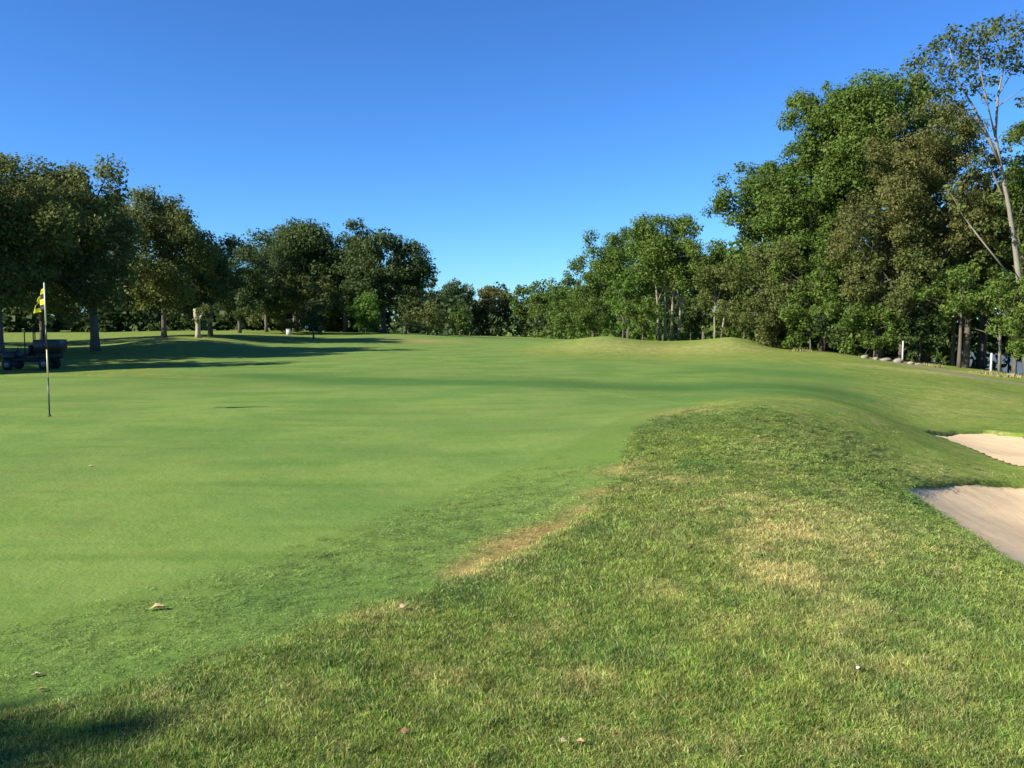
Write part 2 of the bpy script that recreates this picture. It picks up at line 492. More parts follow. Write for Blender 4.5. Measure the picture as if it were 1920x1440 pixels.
# ------------------------------------------------------------------ ground sheets
def rings():
    r = [1.0]
    while r[-1] < 4000:
        q = 1.009 if 2 < r[-1] < 40 else (1.02 if r[-1] < 250 else 1.12)
        r.append(r[-1] * q)
    return np.array(r)
RR = rings()
front = np.arange(-48, 48.01, .33)
AZ = np.radians(np.concatenate([front, np.arange(51, 309, 4.0)]))
rg, ag = np.meshgrid(RR, AZ, indexing='ij')
GX, GY = rg * np.sin(ag), rg * np.cos(ag)
GZ = ground_z(GX, GY)
dry, lush = turf_attrs(GX, GY)
A = dict(dry=dry, lush=lush, sd_green=sdf(GX, GY, green_poly), sd_collar=sdf(GX, GY, collar), sd_fairway=sdf(GX, GY, fairway_poly),
         sd_bunker=np.minimum(sdf(GX, GY, bunker_a), sdf(GX, GY, bunker_b)), path_dist=seg_dist(GX, GY, path_line))
nr, na = GX.shape
idx = np.arange(nr * na).reshape(nr, na)
i00 = idx[:-1, :]; i01 = np.roll(idx, -1, 1)[:-1, :]; i10 = idx[1:, :]; i11 = np.roll(idx, -1, 1)[1:, :]
Q = np.stack([i00, i10, i11, i01], -1).reshape(-1, 4)
VV = np.stack([GX, GY, GZ], -1).reshape(-1, 3)
fc = lambda a: a.ravel()[Q].mean(1)
zone = np.zeros(len(Q), int)
zone[fc(A['sd_fairway']) < 0] = 2
zone[fc(A['sd_green']) < 0] = 1
zone[fc(A['path_dist']) < .9] = 3
def sheet(name, z, label):
    q = Q[zone == z]
    use, inv = np.unique(q, return_inverse=True)
    if z == 0:   # close the disc under the camera
        pass
    me = np_mesh(name, VV[use], [inv.reshape(-1, 4)], turf, {k: a.ravel()[use] for k, a in A.items()}, smooth=True)
    return tag(link(name, me), label, kind='structure')
sheet('ground', 0, 'rough grass ground, patchy green and straw')
sheet('putting_green', 1, 'smooth close-cut putting green')
sheet('fairway', 2, 'close-cut pale green fairway')
sheet('path', 3, 'worn track along the right-hand trees')

# ------------------------------------------------------------------ bunker sand
def sand_material():
    m, nt, p = new_mat('sand')
    pos = wpos(nt)
    c = mix(nt, mapr(nt, noise(nt, pos, .55, 3), .35, .62), (.67, .49, .262), (.57, .41, .215))
    c = mix(nt, mth(nt, 'MULTIPLY', mapr(nt, noise(nt, pos, 9, 5, .7), .45, .7), .35), c, (.75, .57, .32))
    c = mix(nt, mth(nt, 'MULTIPLY', mapr(nt, noise(nt, pos, 60, 2, .7), .55, .75), .35), c, (.26, .18, .12))
    nt.links.new(c, p.inputs['Base Color'])
    p.inputs['Roughness'].default_value = .9
    b = nt.nodes.new('ShaderNodeBump'); b.inputs['Strength'].default_value = .35; b.inputs['Distance'].default_value = .03
    w = nt.nodes.new('ShaderNodeTexWave'); w.inputs['Scale'].default_value = 2.6; w.inputs['Distortion'].default_value = 2.5
    nt.links.new(pos, w.inputs[0])
    nt.links.new(mth(nt, 'ADD', mth(nt, 'MULTIPLY', w.outputs[1], .05), noise(nt, pos, 5, 6, .75)), b.inputs['Height'])
    nt.links.new(b.outputs[0], p.inputs['Normal'])
    return m
sand = sand_material()
def bunker_sheet(poly, name, label):
    x0, y0 = poly.min(0) - .3; x1, y1 = poly.max(0) + .3
    s = .07
    xs, ys = np.arange(x0, x1, s), np.arange(y0, y1, s)
    X, Y = np.meshgrid(xs, ys)
    d = sdf(X, Y, poly)
    Z = base_z(X, Y) - .015 - .02 * sstep(.1, .6, -d) - .07 * sstep(.4, 3.0, -d) + vnoise(X, Y, 2.2, 4) * .010 + vnoise(X, Y, 14, 6) * .003
    n, m_ = X.shape
    I = np.arange(n * m_).reshape(n, m_)
    q = np.stack([I[:-1, :-1], I[:-1, 1:], I[1:, 1:], I[1:, :-1]], -1).reshape(-1, 4)
    keep = (d.ravel()[q] < .05).any(1)
    q = q[keep]
    use, inv = np.unique(q, return_inverse=True)
    V = np.stack([X, Y, Z], -1).reshape(-1, 3)[use]
    me = np_mesh(name, V, [inv.reshape(-1, 4)], sand, smooth=True)
    tag(link(name, me), label, kind='structure')
bunker_sheet(bunker_a, 'sand_bunker', 'near bunker of pinkish sand below the grass mound')
bunker_sheet(bunker_b, 'sand_bunker', 'smaller, farther bunker of pinkish sand beyond the grass tongue')

# ------------------------------------------------------------------ water beyond the right-hand trees
mw, nt, p = new_mat('lake_water')
p.inputs['Base Color'].default_value = (.10, .125, .13, 1)
p.inputs['Roughness'].default_value = .5
p.inputs['Specular IOR Level'].default_value = .08
b = nt.nodes.new('ShaderNodeBump'); b.inputs['Strength'].default_value = .10; b.inputs['Distance'].default_value = .05
nt.links.new(noise(nt, wpos(nt), 1.2, 4), b.inputs['Height']); nt.links.new(b.outputs[0], p.inputs['Normal'])
me = np_mesh('water', [(34, 82, -3.9), (200, 40, -3.9), (200, 150, -3.9), (50, 165, -3.9)], [np.array([[0, 1, 2, 3]])], mw)
tag(link('water', me), 'pale water seen between the right-hand trunks', kind='structure')

# ------------------------------------------------------------------ grass blades
def blade_mat():
    m, nt, p = new_mat('grass_blade')
    pos = wpos(nt)
    dry = attr(nt, 'dry', 'INSTANCER'); lush = attr(nt, 'lush', 'INSTANCER'); shortg = attr(nt, 'short', 'INSTANCER'); rnd = attr(nt, 'rnd', 'INSTANCER')
    tone = attr(nt, 'tone')
    rough = turf_colour(nt, pos, dry, lush, 'rough')
    short = turf_colour(nt, pos, dry, lush, 'short')
    c = mix(nt, shortg, rough, mix(nt, .30, short, (.28, .37, .09)))
    k = mth(nt, 'MULTIPLY', mapr(nt, tone, 0, 1, .60, 1.95, False), mapr(nt, rnd, 0, 1, .80, 1.5, False))
    h = nt.nodes.new('ShaderNodeHueSaturation')
    nt.links.new(c, h.inputs['Color']); nt.links.new(k, h.inputs['Value'])
    pale = mix(nt, mth(nt, 'MULTIPLY', mapr(nt, tone, .86, .97), .65), h.outputs[0], (.34, .31, .15))
    nt.links.new(pale, p.inputs['Base Color'])
    p.inputs['Roughness'].default_value = .5
    p.inputs['Specular IOR Level'].default_value = .35
    tr = nt.nodes.new('ShaderNodeBsdfTranslucent'); nt.links.new(pale, tr.inputs[0])
    mx = nt.nodes.new('ShaderNodeMixShader'); mx.inputs[0].default_value = .38
    nt.links.new(p.outputs[0], mx.inputs[1]); nt.links.new(tr.outputs[0], mx.inputs[2])
    nt.links.new(mx.outputs[0], nt.nodes['Material Output'].inputs[0])
    return m
bm_ = blade_mat()
def tuft_mesh(seed, n=84, rad=.064):
    r = np.random.default_rng(seed)
    a = r.uniform(0, 2 * np.pi, n); d = rad * np.sqrt(r.uniform(0, 1, n))
    base = np.stack([np.cos(a) * d, np.sin(a) * d, np.full(n, -.008)], -1)
    h = r.uniform(.006, .024, n) * (1 + (r.uniform(0, 1, n) < .05) * .7); w = r.uniform(.0022, .0055, n)
    b = r.uniform(0, 2 * np.pi, n)
    lean = np.stack([np.cos(b), np.sin(b), 0 * b], -1) * (r.uniform(.3, 1.7, n) * h)[:, None]
    c = r.uniform(0, 2 * np.pi, n)
    wd = np.stack([np.cos(c), np.sin(c), 0 * c], -1) * w[:, None]
    up = np.array([0, 0, 1.0])
    p0, p1 = base - wd / 2, base + wd / 2
    mid = base + lean * .35 + up * (h * .62 + .008)[:, None]
    p2, p3 = mid + wd * .42, mid - wd * .42
    tip = base + lean + up * (h + .008)[:, None]
    V = np.stack([p0, p1, p2, p3, tip], 1).reshape(-1, 3)
    o = (np.arange(n) * 5)[:, None]
    tone = np.repeat(r.uniform(0, 1, n), 5)
    return np_mesh('grass_tuft', V, [o + np.array([0, 1, 2, 3]), o + np.array([3, 2, 4])], bm_, {'tone': tone})
tcol = bpy.data.collections.new('grass_tufts')
for s in range(6):
    tcol.objects.link(bpy.data.objects.new('grass_tuft', tuft_mesh(s)))

def scatter(name, label, X, Y, scale, hscale, short):
    z = ground_z(X, Y)
    dr, lu = turf_attrs(X, Y)
    n = len(X)
    rot = np.stack([rng.normal(0, .12, n), rng.normal(0, .12, n), rng.uniform(0, 6.28, n)], -1)
    sca = np.stack([scale, scale, hscale], -1)
    clump = .5 + .5 * np.clip(vnoise(X, Y, 22, 31) * .55 + rng.normal(0, .35, n), -1, 1)
    me = np_mesh(name, np.stack([X, Y, z], -1), [np.zeros((0, 3), int)], None,
                 dict(rot=rot, sca=sca, dry=dr, lush=lu, short=np.full(n, float(short)), rnd=clump))
    o = tag(link(name, me), label, 'grass', kind='stuff')
    ng = bpy.data.node_groups.new(name, 'GeometryNodeTree')
    ng.interface.new_socket('Geometry', in_out='INPUT', socket_type='NodeSocketGeometry')
    ng.interface.new_socket('Geometry', in_out='OUTPUT', socket_type='NodeSocketGeometry')
    gi, go = ng.nodes.new('NodeGroupInput'), ng.nodes.new('NodeGroupOutput')
    iop = ng.nodes.new('GeometryNodeInstanceOnPoints')
    ci = ng.nodes.new('GeometryNodeCollectionInfo')
    ci.inputs['Collection'].default_value = tcol
    ci.inputs['Separate Children'].default_value = True
    ci.inputs['Reset Children'].default_value = True
    iop.inputs['Pick Instance'].default_value = True
    ri = ng.nodes.new('FunctionNodeRandomValue'); ri.data_type = 'INT'
    ri.inputs[4].default_value = 0; ri.inputs[5].default_value = 5
    na1 = ng.nodes.new('GeometryNodeInputNamedAttribute'); na1.data_type = 'FLOAT_VECTOR'; na1.inputs[0].default_value = 'rot'
    na2 = ng.nodes.new('GeometryNodeInputNamedAttribute'); na2.data_type = 'FLOAT_VECTOR'; na2.inputs[0].default_value = 'sca'
    L = ng.links.new
    L(gi.outputs[0], iop.inputs['Points']); L(ci.outputs[0], iop.inputs['Instance'])
    L(ri.outputs[2], iop.inputs['Instance Index'])
    L(na1.outputs[0], iop.inputs['Rotation']); L(na2.outputs[0], iop.inputs['Scale'])
    L(iop.outputs[0], go.inputs[0])
    md = o.modifiers.new('tufts', 'NODES'); md.node_group = ng
    return o
def sample_polar(n, r0, r1, power):
    """random ground points in the view wedge, density falling as r^-power"""
    u = rng.uniform(0, 1, n)
    k = 2 - power
    r = (r0 ** k + u * (r1 ** k - r0 ** k)) ** (1 / k)
    a = rng.uniform(-R(43), R(43), n)
    return r * np.sin(a), r * np.cos(a), r
X, Y, r_ = sample_polar(88000, 2.0, 16.0, 1.2)
cd = sdf(X, Y, collar)
bd = np.minimum(sdf(X, Y, bunker_a), sdf(X, Y, bunker_b))
edge = cd + vnoise(X, Y, 9, 77) * .03
k = (edge > 0) & (bd > .03) & (rng.uniform(0, 1, len(X)) < 1 - sstep(9, 15, r_))
sc_ = np.clip(r_ / 5.4, .72, 2.4)
hs = np.clip(.82 + .30 * vnoise(X, Y, 1.3, 12) + .22 * vnoise(X, Y, 9, 13) + rng.normal(0, .15, len(X)), .35, 1.7) * np.where(r_ > 12, 1.0, 1.0)
hs = hs * (.45 + .55 * sstep(.0, .5, bd)) * (1 - .75 * sstep(6, 12, r_))
hs = np.where(cd > 3.5, hs, hs * (.75 + .25 * sstep(0, .5, cd)))
scatter('rough_grass', 'longer patchy rough grass blades in the foreground and over the mound', X[k], Y[k], sc_[k], hs[k], 0)
X, Y, r_ = sample_polar(26000, 2.0, 9.5, 1.1)
cd, gd = sdf(X, Y, collar), sdf(X, Y, green_poly)
k = (cd < 0) & (gd > .03 + .05 * vnoise(X, Y, 6, 8)) & (rng.uniform(0, 1, len(X)) < .25 + .75 * sstep(.0, .6, gd)) & (rng.uniform(0, 1, len(X)) < 1 - sstep(6, 9.5, r_))
scatter('collar_grass', 'short speckled collar grass between the green and the rough', X[k], Y[k], np.clip(r_ / 5.0, .8, 2)[k], np.full(k.sum(), .095) * rng.uniform(.7, 1.5, k.sum()), 1)

# ------------------------------------------------------------------ trees
class Leaves:
    def __init__(s): s.c = []; s.n = []; s.sz = []; s.t = []
    def puff(s, c, r, n, size, tone, flat=.8, seed=None, gap=.0):
        d = rng.normal(0, 1, (n, 3)); d /= np.linalg.norm(d, axis=1)[:, None] + 1e-9
        rad = r * rng.uniform(0, 1, n) ** .42 * (1 + .10 * rng.normal(0, 1, n))
        p = d * rad[:, None]; p[:, 2] *= flat
        nn = d * .75 + rng.normal(0, .55, (n, 3)) + np.array([0, 0, .35])
        s.c.append(p + np.asarray(c)); s.n.append(nn)
        s.sz.append(size * rng.choice([.6, .8, 1.0, 1.5], n) * rng.uniform(.8, 1.2, n)); s.t.append(np.clip(tone + rng.normal(0, .14, n), 0, 1))
    def mesh(s, name, mat):
        c = np.concatenate(s.c); n = np.concatenate(s.n); sz = np.concatenate(s.sz)[:, None]; t = np.concatenate(s.t)
        n /= np.linalg.norm(n, axis=1)[:, None] + 1e-9
        a = np.cross(n, rng.normal(0, 1, n.shape)); a /= np.linalg.norm(a, axis=1)[:, None] + 1e-9
        b = np.cross(n, a)
        V = np.stack([c - a * sz * .62, c + b * sz * .40 + n * sz * .06, c + a * sz * .62, c - b * sz * .40 + n * sz * .06], 1).reshape(-1, 3)
        q = (np.arange(len(c)) * 4)[:, None] + np.array([0, 1, 2, 3])
        return np_mesh(name, V, [q], mat, {'tone': np.repeat(t, 4)})

def limb_pts(a, b, sag=.12, k=5):
    a, b = np.array(a), np.array(b)
    L_ = np.linalg.norm(b - a)
    o = rng.normal(0, sag * L_ * .5, 3); o[2] = abs(o[2]) * .6
    return [tuple(a + (b - a) * t + o * math.sin(math.pi * t)) for t in np.linspace(0, 1, k)]

NLEAF = 0
def crown_puffs(H, cb, rx, ry, n, seed, shape='round', lobes=.22):
    """puff centres relative to the base; the crown spans cb..H and is built from big lobes, each covered in puffs"""
    r = np.random.default_rng(seed)
    out = []
    hc, hz = (H + cb) / 2, (H - cb) / 2
    nl = int(np.clip(n / 7, 6, 16))
    big = []
    for i in range(nl):
        # lobes spread round a spiral so that none is lonely
        f = (i + .5) / nl
        dz = 1 - 2 * f + r.normal(0, .08)
        dz = float(np.clip(dz, -.95, .98))
        a = i * 2.4 + r.normal(0, .35)
        w = math.sqrt(max(0, 1 - dz * dz))
        if shape == 'vase' and dz < 0: w *= 1 + .3 * dz
        if shape == 'cone' and dz > 0: w *= 1 - .5 * dz
        lr = r.uniform(.34, .50) * (1 + lobes * r.normal(0, .5))
        reach = 1 - lr * .80 + lobes * r.normal(0, .35)
        big.append((np.array([math.cos(a) * w * rx * reach, math.sin(a) * w * ry * reach, hc + dz * hz * reach]), lr))
    big.append((np.array([0, 0, hc]), .5))
    per = max(4, int(n / len(big)) + 2)
    for c, lr in big:
        t0 = r.uniform(.35, .65)
        for k in range(per):
            d = r.normal(0, 1, 3); d /= np.linalg.norm(d)
            pr = lr * min((rx + ry) / 2, hz * 1.2) * r.uniform(.28, .60)
            q = c + d * np.array([rx, ry, hz]) * lr * r.uniform(.45, .75)
            q[2] = min(max(q[2], cb + pr * .4), H - pr * .7)
            out.append((tuple(q), pr, t0 + r.normal(0, .08)))
    zm = sorted(q[2] + pr * .7 for q, pr, tn in out)[-3]
    k = (H - cb) / max(zm - cb, .1)
    out = [((q[0], q[1], min(cb + (q[2] - cb) * k, H + .3 - pr * .5)), pr, tn) for q, pr, tn in out]
    return out

def tree(name, label, u, y, vtop, wpx, cbv=None, kind='green', cat='tree', group=None, leaf=.24, dens=1.0, seed=1, shape='round',
         trunks=None, tr=.22, barkm=None, lobes=.28, x=None, tone=0.0, H=None, puffs=None, lean=0, dy=0.8, crown_u=None, pf=1.0, fill=1.0):
    global NLEAF
    if x is None: x = at(u, 640, y)[0]
    z0 = gz(x, y)
    top = at(u, vtop, y)[2] if H is None else z0 + H
    Hh = top - z0
    cb = (at(u, cbv, y)[2] - z0) if cbv is not None else Hh * .22
    cb = max(cb, 0.0)
    rx = wpx / 2 / FPX * y if wpx > 0 else -wpx
    ry = rx * dy
    cx = lean if crown_u is None else at(crown_u, 640, y)[0] - x
    t = thing(name, (x, y, z0), label, cat, group)
    rx *= 1.16; ry *= 1.16; Hh *= 1.035; leaf *= .58 if x > 0 else .65
    n = int(72 * pf * max(1, (rx * 2 * (Hh - cb)) / 30) ** .6)
    ps = crown_puffs(Hh, cb, rx, ry, n, seed, shape, lobes)
    ps = [((q[0] + cx, q[1], q[2]), pr, tn) for q, pr, tn in ps]
    lv = Leaves()
    for q, pr, tn in ps:
        area = 4 * math.pi * pr * pr
        cnt = int(dens * area / (leaf * leaf * .5) * (.27 if y > 0 and x > -70 and at(0, 0, max(y, 5))[0] - 4 < x else .15))
        lv.puff(q, pr, max(cnt, 12), leaf, tn + tone)
        NLEAF += cnt
    link('crown', lv.mesh('crown', LM[kind]), t)
    m = MB()
    trunks = trunks or [(0, 0, 0)]
    hc = (Hh + cb) / 2
    for j, (ox, oy, ln) in enumerate(trunks):
        th = cb + (Hh - cb) * .45
        r0 = tr * (1 if len(trunks) == 1 else .75)
        pts = [(ox, oy, -.15), (ox + ln * .1, oy, th * .15), (ox + ln * .3 + .05 * math.sin(seed), oy, th * .45), (ox + (ln + cx) * .7, oy * .8, th * .75), (ox * .8 + ln + cx, oy * .6, th)]
        m.tube(pts, [r0 * 1.35, r0, r0 * .85, r0 * .65, r0 * .35], 8)
        rr = np.random.default_rng(seed + 40 + j)
        for q, pr, tn in [ps[i] for i in rr.permutation(len(ps))[:12 if len(trunks) == 1 else 6]]:
            s_ = rr.uniform(.45, 1.0)
            k0 = s_ * 4; i0 = min(int(k0), 3); fr = k0 - i0
            a = tuple(pts[i0][c] * (1 - fr) + pts[i0 + 1][c] * fr for c in range(3))
            lp = limb_pts(a, q)
            m.tube(lp, list(np.linspace(r0 * .42, r0 * .08, len(lp))), 5, cap=False)
    m.build('trunk', barkm or bark, t, smooth=True)
    return t

# -- left-hand group
GL = 'trees left of the green'
tree('park_tree', 'broad olive tree with pale lower trunk at the left edge of the photo', -5, 45, 285, 290, 610, 'olive', group=GL, seed=3, tr=.3, barkm=bark, tone=.3, leaf=.22, crown_u=-30)
tree('park_tree', 'tall olive tree with forked bark-patched trunk behind the yellow flag', 178, 51, 312, 250, 612, 'olive', group=GL, seed=5, tr=.25, tone=.25, leaf=.22, crown_u=150)
tree('park_tree', 'dark rounded tree on the shaded hummock, third from the left edge', 308, 68, 362, 235, 608, 'olive', group=GL, seed=8, tr=.2, tone=.2, crown_u=275)
tree('park_tree', 'lower dark tree just behind the pale broken trunk', 395, 74, 422, 180, 606, 'dark', group=GL, seed=13, tr=.2, tone=.3, crown_u=375)
tree('park_tree', 'dark tree filling the gap between the two leftmost crowns', 80, 73, 330, 240, 610, 'dark', group=GL, seed=15, tr=.2)
tree('park_tree', 'low dark tree with a sky notch over it, left of the domed trees', 450, 92, 462, 130, 612, 'dark', group=GL, seed=18, tr=.2, tone=.1)
tree('park_tree', 'small-topped dark tree right beside the big domed crown', 500, 98, 470, 90, 600, 'dark', group=GL, seed=19, tr=.2, tone=.1)
# -- domed trees behind
GD = 'domed trees beyond the fairway'
tree('domed_tree', 'broad domed tree, leftmost of the three tall domes', 555, 110, 420, 185, 585, 'dark', group=GD, seed=21, tr=.4, tone=.2, leaf=.34, lobes=.03, pf=1.9, dens=.6)
tree('domed_tree', 'narrower domed tree in the middle of the three domes', 648, 112, 420, 130, 585, 'dark', group=GD, seed=22, tr=.35, tone=.12, leaf=.34, lobes=.03, pf=1.9, dens=.6)
tree('domed_tree', 'round domed tree sloping down to the low far woods', 718, 106, 436, 165, 590, 'dark', group=GD, seed=23, tr=.4, tone=.12, leaf=.34, lobes=.03, pf=1.9, dens=.6)
tree('olive_tree', 'low olive tree below the left dome', 500, 100, 512, 110, 612, 'olive', group=GD, seed=24, tone=.05, leaf=.3)
tree('olive_tree', 'olive tree standing between two domed trees, below their crowns', 600, 101, 520, 110, 612, 'olive', group=GD, seed=25, tone=.0, leaf=.3)
tree('dark_tree', 'dark mid-height tree right of the bright green bush', 760, 104, 540, 80, 618, 'dark', group=GD, seed=26, tone=.1, leaf=.3)
# -- bushes at the fairway's far edge
GB = 'bushes along the far edge of the fairway'
tree('bush', 'bright green rounded bush under the domed trees', 686, 97, 550, 75, 622, 'lime', 'bush', GB, seed=31, tone=-.1, leaf=.26, tr=.08, shape='cone')
tree('bush', 'olive rounded bush at the dip in the tree line', 802, 100, 570, 78, 626, 'olive', 'bush', GB, seed=32, tone=.2, leaf=.26, tr=.08)
tree('bush', 'small green pointed bush next to the olive one', 862, 104, 575, 46, 630, 'green', 'bush', GB, seed=33, tone=.1, leaf=.26, tr=.08, shape='cone')
tree('bush', 'low purplish-dark bush behind the white marker', 545, 96, 600, 44, 624, 'brown', 'bush', GB, seed=34, tone=-.35, leaf=.2, tr=.05)
tree('young_tree', 'small dark round-headed tree on a thin bare stem', 588, 80, 562, 56, 618, 'dark', 'tree', GB, seed=35, tone=-.1, leaf=.22, tr=.09)
# -- low far trees in the centre
GC = 'low trees closing the end of the fairway'
farC = [(800, 190, 524, 60, 'dark', 'dark low tree next to the right flank of the round dome'), (845, 195, 529, 62, 'dark', 'dark low tree, second right of the round dome'),
        (895, 200, 538, 60, 'brown', 'low tree toned brownish for shade, left of the lowest point of the skyline'), (940, 205, 544, 50, 'brown', 'low tree toned brown for shade, at the lowest point of the skyline'),
        (985, 200, 536, 56, 'green', 'green low tree just right of the lowest point of the skyline'), (1025, 190, 530, 56, 'green', 'green low tree in the rising skyline, below the tall green group'),
        (1068, 180, 528, 56, 'green', 'green low tree nearest the tall green group')]  # shade is put into the darker, browner leaves of the left four
for i, (u, y, vt, w, kd, lb) in enumerate(farC):
    tree('far_tree', lb, u, y, vt, w * 1.25, 634, kd, 'tree', GC, seed=50 + i, tone=.1, leaf=.5, tr=.25, dens=.9)
# -- right-centre group
GR = 'tree group behind the grassy mounds'
tree('green_tree', 'green tree on the left shoulder of the group behind the mounds', 1112, 120, 488, 110, 620, 'green', group=GR, seed=61, tone=.1, leaf=.34)
tree('green_tree', 'tall green tree, left half of the crown behind the mounds', 1178, 92, 424, 150, 590, 'green', group=GR, seed=62, tone=.15, leaf=.28, tr=.2)
tree('multi_stem_tree', 'tree on four bare stems rising behind the saddle between the mounds', 1256, 72, 408, 175, 555, 'green', group=GR, seed=63, tone=.12, leaf=.24, tr=.16,
     trunks=[(-.9, 0, -.6), (-.35, .3, -.2), (.15, 0, .1), (.75, .2, .5)], barkm=bark_pale, crown_u=1258)
tree('green_tree', 'drooping green tree at the right end of the group behind the mounds', 1320, 84, 470, 90, 590, 'green', group=GR, seed=64, tone=.05, leaf=.28)
tree('bush', 'yellow-green upright bush left of the four bare stems', 1168, 74, 515, 60, 634, 'lime', 'bush', GR, seed=65, tone=.05, leaf=.22, tr=.08, shape='cone', x=None)
tree('bush', 'green spreading bush at the foot of the four bare stems', 1205, 70, 560, 80, 640, 'green', 'bush', GR, seed=66, tone=.2, leaf=.22, tr=.06)
tree('bush', 'green bush low in the gap left of the yellow-green one', 1090, 100, 560, 100, 636, 'green', 'bush', GR, seed=67, tone=.05, leaf=.28, tr=.06)
tree('slender_tree', 'slender pale-stemmed tree above the right mound', 1340, 68, 500, 90, 585, 'olive', group=GR, seed=68, tone=.0, leaf=.22, tr=.12, barkm=bark_pale, trunks=[(0, 0, 0), (.5, .2, 1.1)])
tree('bush', 'dark shaded bush in the hollow behind the right mound', 1295, 78, 560, 70, 640, 'dark', 'bush', GR, seed=69, tone=.1, leaf=.24, tr=.06)
# -- big right-hand wood
GW = 'tall trees of the right-hand wood'
tree('oak_tree', 'spreading tree whose gappy limbs reach left over the mounds', 1425, 70, 312, 195, 480, 'green', group=GW, seed=71, tone=.05, leaf=.26, tr=.3, dens=.9, lobes=.25, crown_u=1432)
tree('oak_tree', 'tall green tree forming the second step of the right-hand skyline', 1545, 68, 180, 175, 430, 'green', group=GW, seed=72, tone=.12, leaf=.26, tr=.3, pf=1.5, lobes=.08)
tree('oak_tree', 'tallest full-crowned green tree, left of the sparse leaning tree', 1640, 66, 155, 250, 430, 'green', group=GW, seed=73, tone=.12, leaf=.26, tr=.3, pf=1.6, lobes=.08)
tree('oak_tree', 'dark green tree under the step in the skyline', 1490, 66, 335, 190, 560, 'green', group=GW, seed=74, tone=.0, leaf=.25, tr=.3)
tree('brown_tree', 'brownish-olive tree, large and fine-leaved, left of the leaning trunk', 1735, 56, 215, 210, 560, 'brown', group=GW, seed=75, tone=.0, leaf=.20, tr=.3)
tree('brown_tree', 'brownish-olive tree lower down in front of the tall green crowns', 1650, 56, 350, 180, 590, 'brown', group=GW, seed=76, tone=-.05, leaf=.20, tr=.25)
tree('brown_tree', 'dull brownish tree behind the fork of the sparse tree', 1840, 58, 300, 170, 560, 'brown', group=GW, seed=77, tone=-.2, leaf=.22, tr=.25)
tree('green_tree', 'green crown cut by the right edge of the photo', 1935, 54, 215, 150, 560, 'green', group=GW, seed=78, tone=.15, leaf=.22, tr=.3)
tree('olive_tree', 'olive tree low in the wood below the gappy limbs', 1440, 62, 455, 150, 618, 'olive', group=GW, seed=79, tone=.05, leaf=.22, tr=.15)
tree('green_tree', 'green tree low in the wood under the second skyline step', 1540, 60, 440, 150, 615, 'green', group=GW, seed=80, tone=.1, leaf=.22, tr=.15)
tree('olive_tree', 'drab olive tree low in the wood above the white stake', 1690, 54, 470, 150, 610, 'olive', group=GW, seed=81, tone=.0, leaf=.2, tr=.15)
tree('green_tree', 'leafy green tree over the gap where water shows', 1800, 52, 500, 170, 605, 'green', group=GW, seed=82, tone=.15, leaf=.2, tr=.12, barkm=bark)
tree('green_tree', 'fresh green low tree at the right edge above the pale stake', 1905, 49, 520, 130, 640, 'green', group=GW, seed=83, tone=.25, leaf=.18, tr=.1)
GU = 'bushes at the foot of the right-hand wood'
under = [(1395, 64, 590, 90, 648, 'olive', 'olive bush at the foot of the wood beside the right mound'), (1455, 60, 560, 90, 655, 'olive', 'tall olive bush at the foot of the wood where the mound ends'),
         (1520, 58, 575, 95, 662, 'green', 'green bush at the foot of the wood by the pale verge'), (1585, 57, 590, 80, 668, 'dark', 'dark bush at the foot of the wood in the shade, left of the white stake'),
         (1640, 55, 585, 85, 674, 'green', 'green bush closest to the white stake, on its left'), (1725, 54, 600, 80, 684, 'dark', 'dark bush between the white stake and the water gap'),
         ]
for i, (u, y, vt, w, cb, kd, lb) in enumerate(under):
    tree('bush', lb, u, y, vt - 25, w * 1.45, cb, kd, 'bush', GU, seed=90 + i, tone=.05, leaf=.21, tr=.06)
tree('bush', 'dark bush closing the wood right of the water gap', 1893, 57, 570, 90, 690, 'dark', 'bush', GU, seed=97, tone=.1, leaf=.2, tr=.06)
tree('bush', 'dark bush filling the wood at the right edge behind the green one', 1950, 55, 570, 110, 695, 'dark', 'bush', GU, seed=98, tone=.1, leaf=.2, tr=.06)
tree('bush', 'green bush at the right edge beyond the pale stake', 1935, 48, 590, 80, 690, 'green', 'bush', GU, seed=99, tone=.1, leaf=.18, tr=.06)

# thin bare trunks round the water gap
GT = 'bare trunks round the water gap'
for i, (u, y, w, vt, lb) in enumerate([(1786, 55, .13, 560, 'dark bare trunk left of the water gap'), (1812, 54, .20, 560, 'thick dark bare trunk splitting the water gap'), (1846, 56, .10, 570, 'thin bare trunk right of the water gap'),
                        (1876, 52, .09, 590, 'pale thin bare trunk near the pale stake'), (1902, 50, .13, 600, 'dark bare trunk at the right edge of the wood')]):
    x = at(u, 650, y)[0]; z0 = gz(x, y); h = at(u, vt, y)[2] - z0 + 1.5
    t = thing('bare_tree', (x, y, z0), lb, 'tree', GT)
    m = MB(); l = rng.normal(0, .25)
    m.tube([(0, 0, -.1), (l * .2, 0, h * .3), (l * .6, 0, h * .65), (l, 0, h)], [w * 1.2, w, w * .8, w * .5], 8)
    for k in range(5):
        a = (l * .6, 0, h * rng.uniform(.35, .7))
        m.tube(limb_pts(a, (a[0] + rng.normal(0, 1.0), rng.normal(0, .8), a[2] + rng.uniform(.6, 1.8))), list(np.linspace(w * .35, w * .1, 5)), 5, cap=False)
    m.build('trunk', bark_pale if i == 3 else bark, t, smooth=True)
    lv = Leaves()
    for k in range(7):
        lv.puff((l + rng.normal(0, .9), rng.normal(0, .8), h * rng.uniform(.78, 1.02)), .6, 60, .18, .4)
    link('crown', lv.mesh('crown', LM['green']), t)

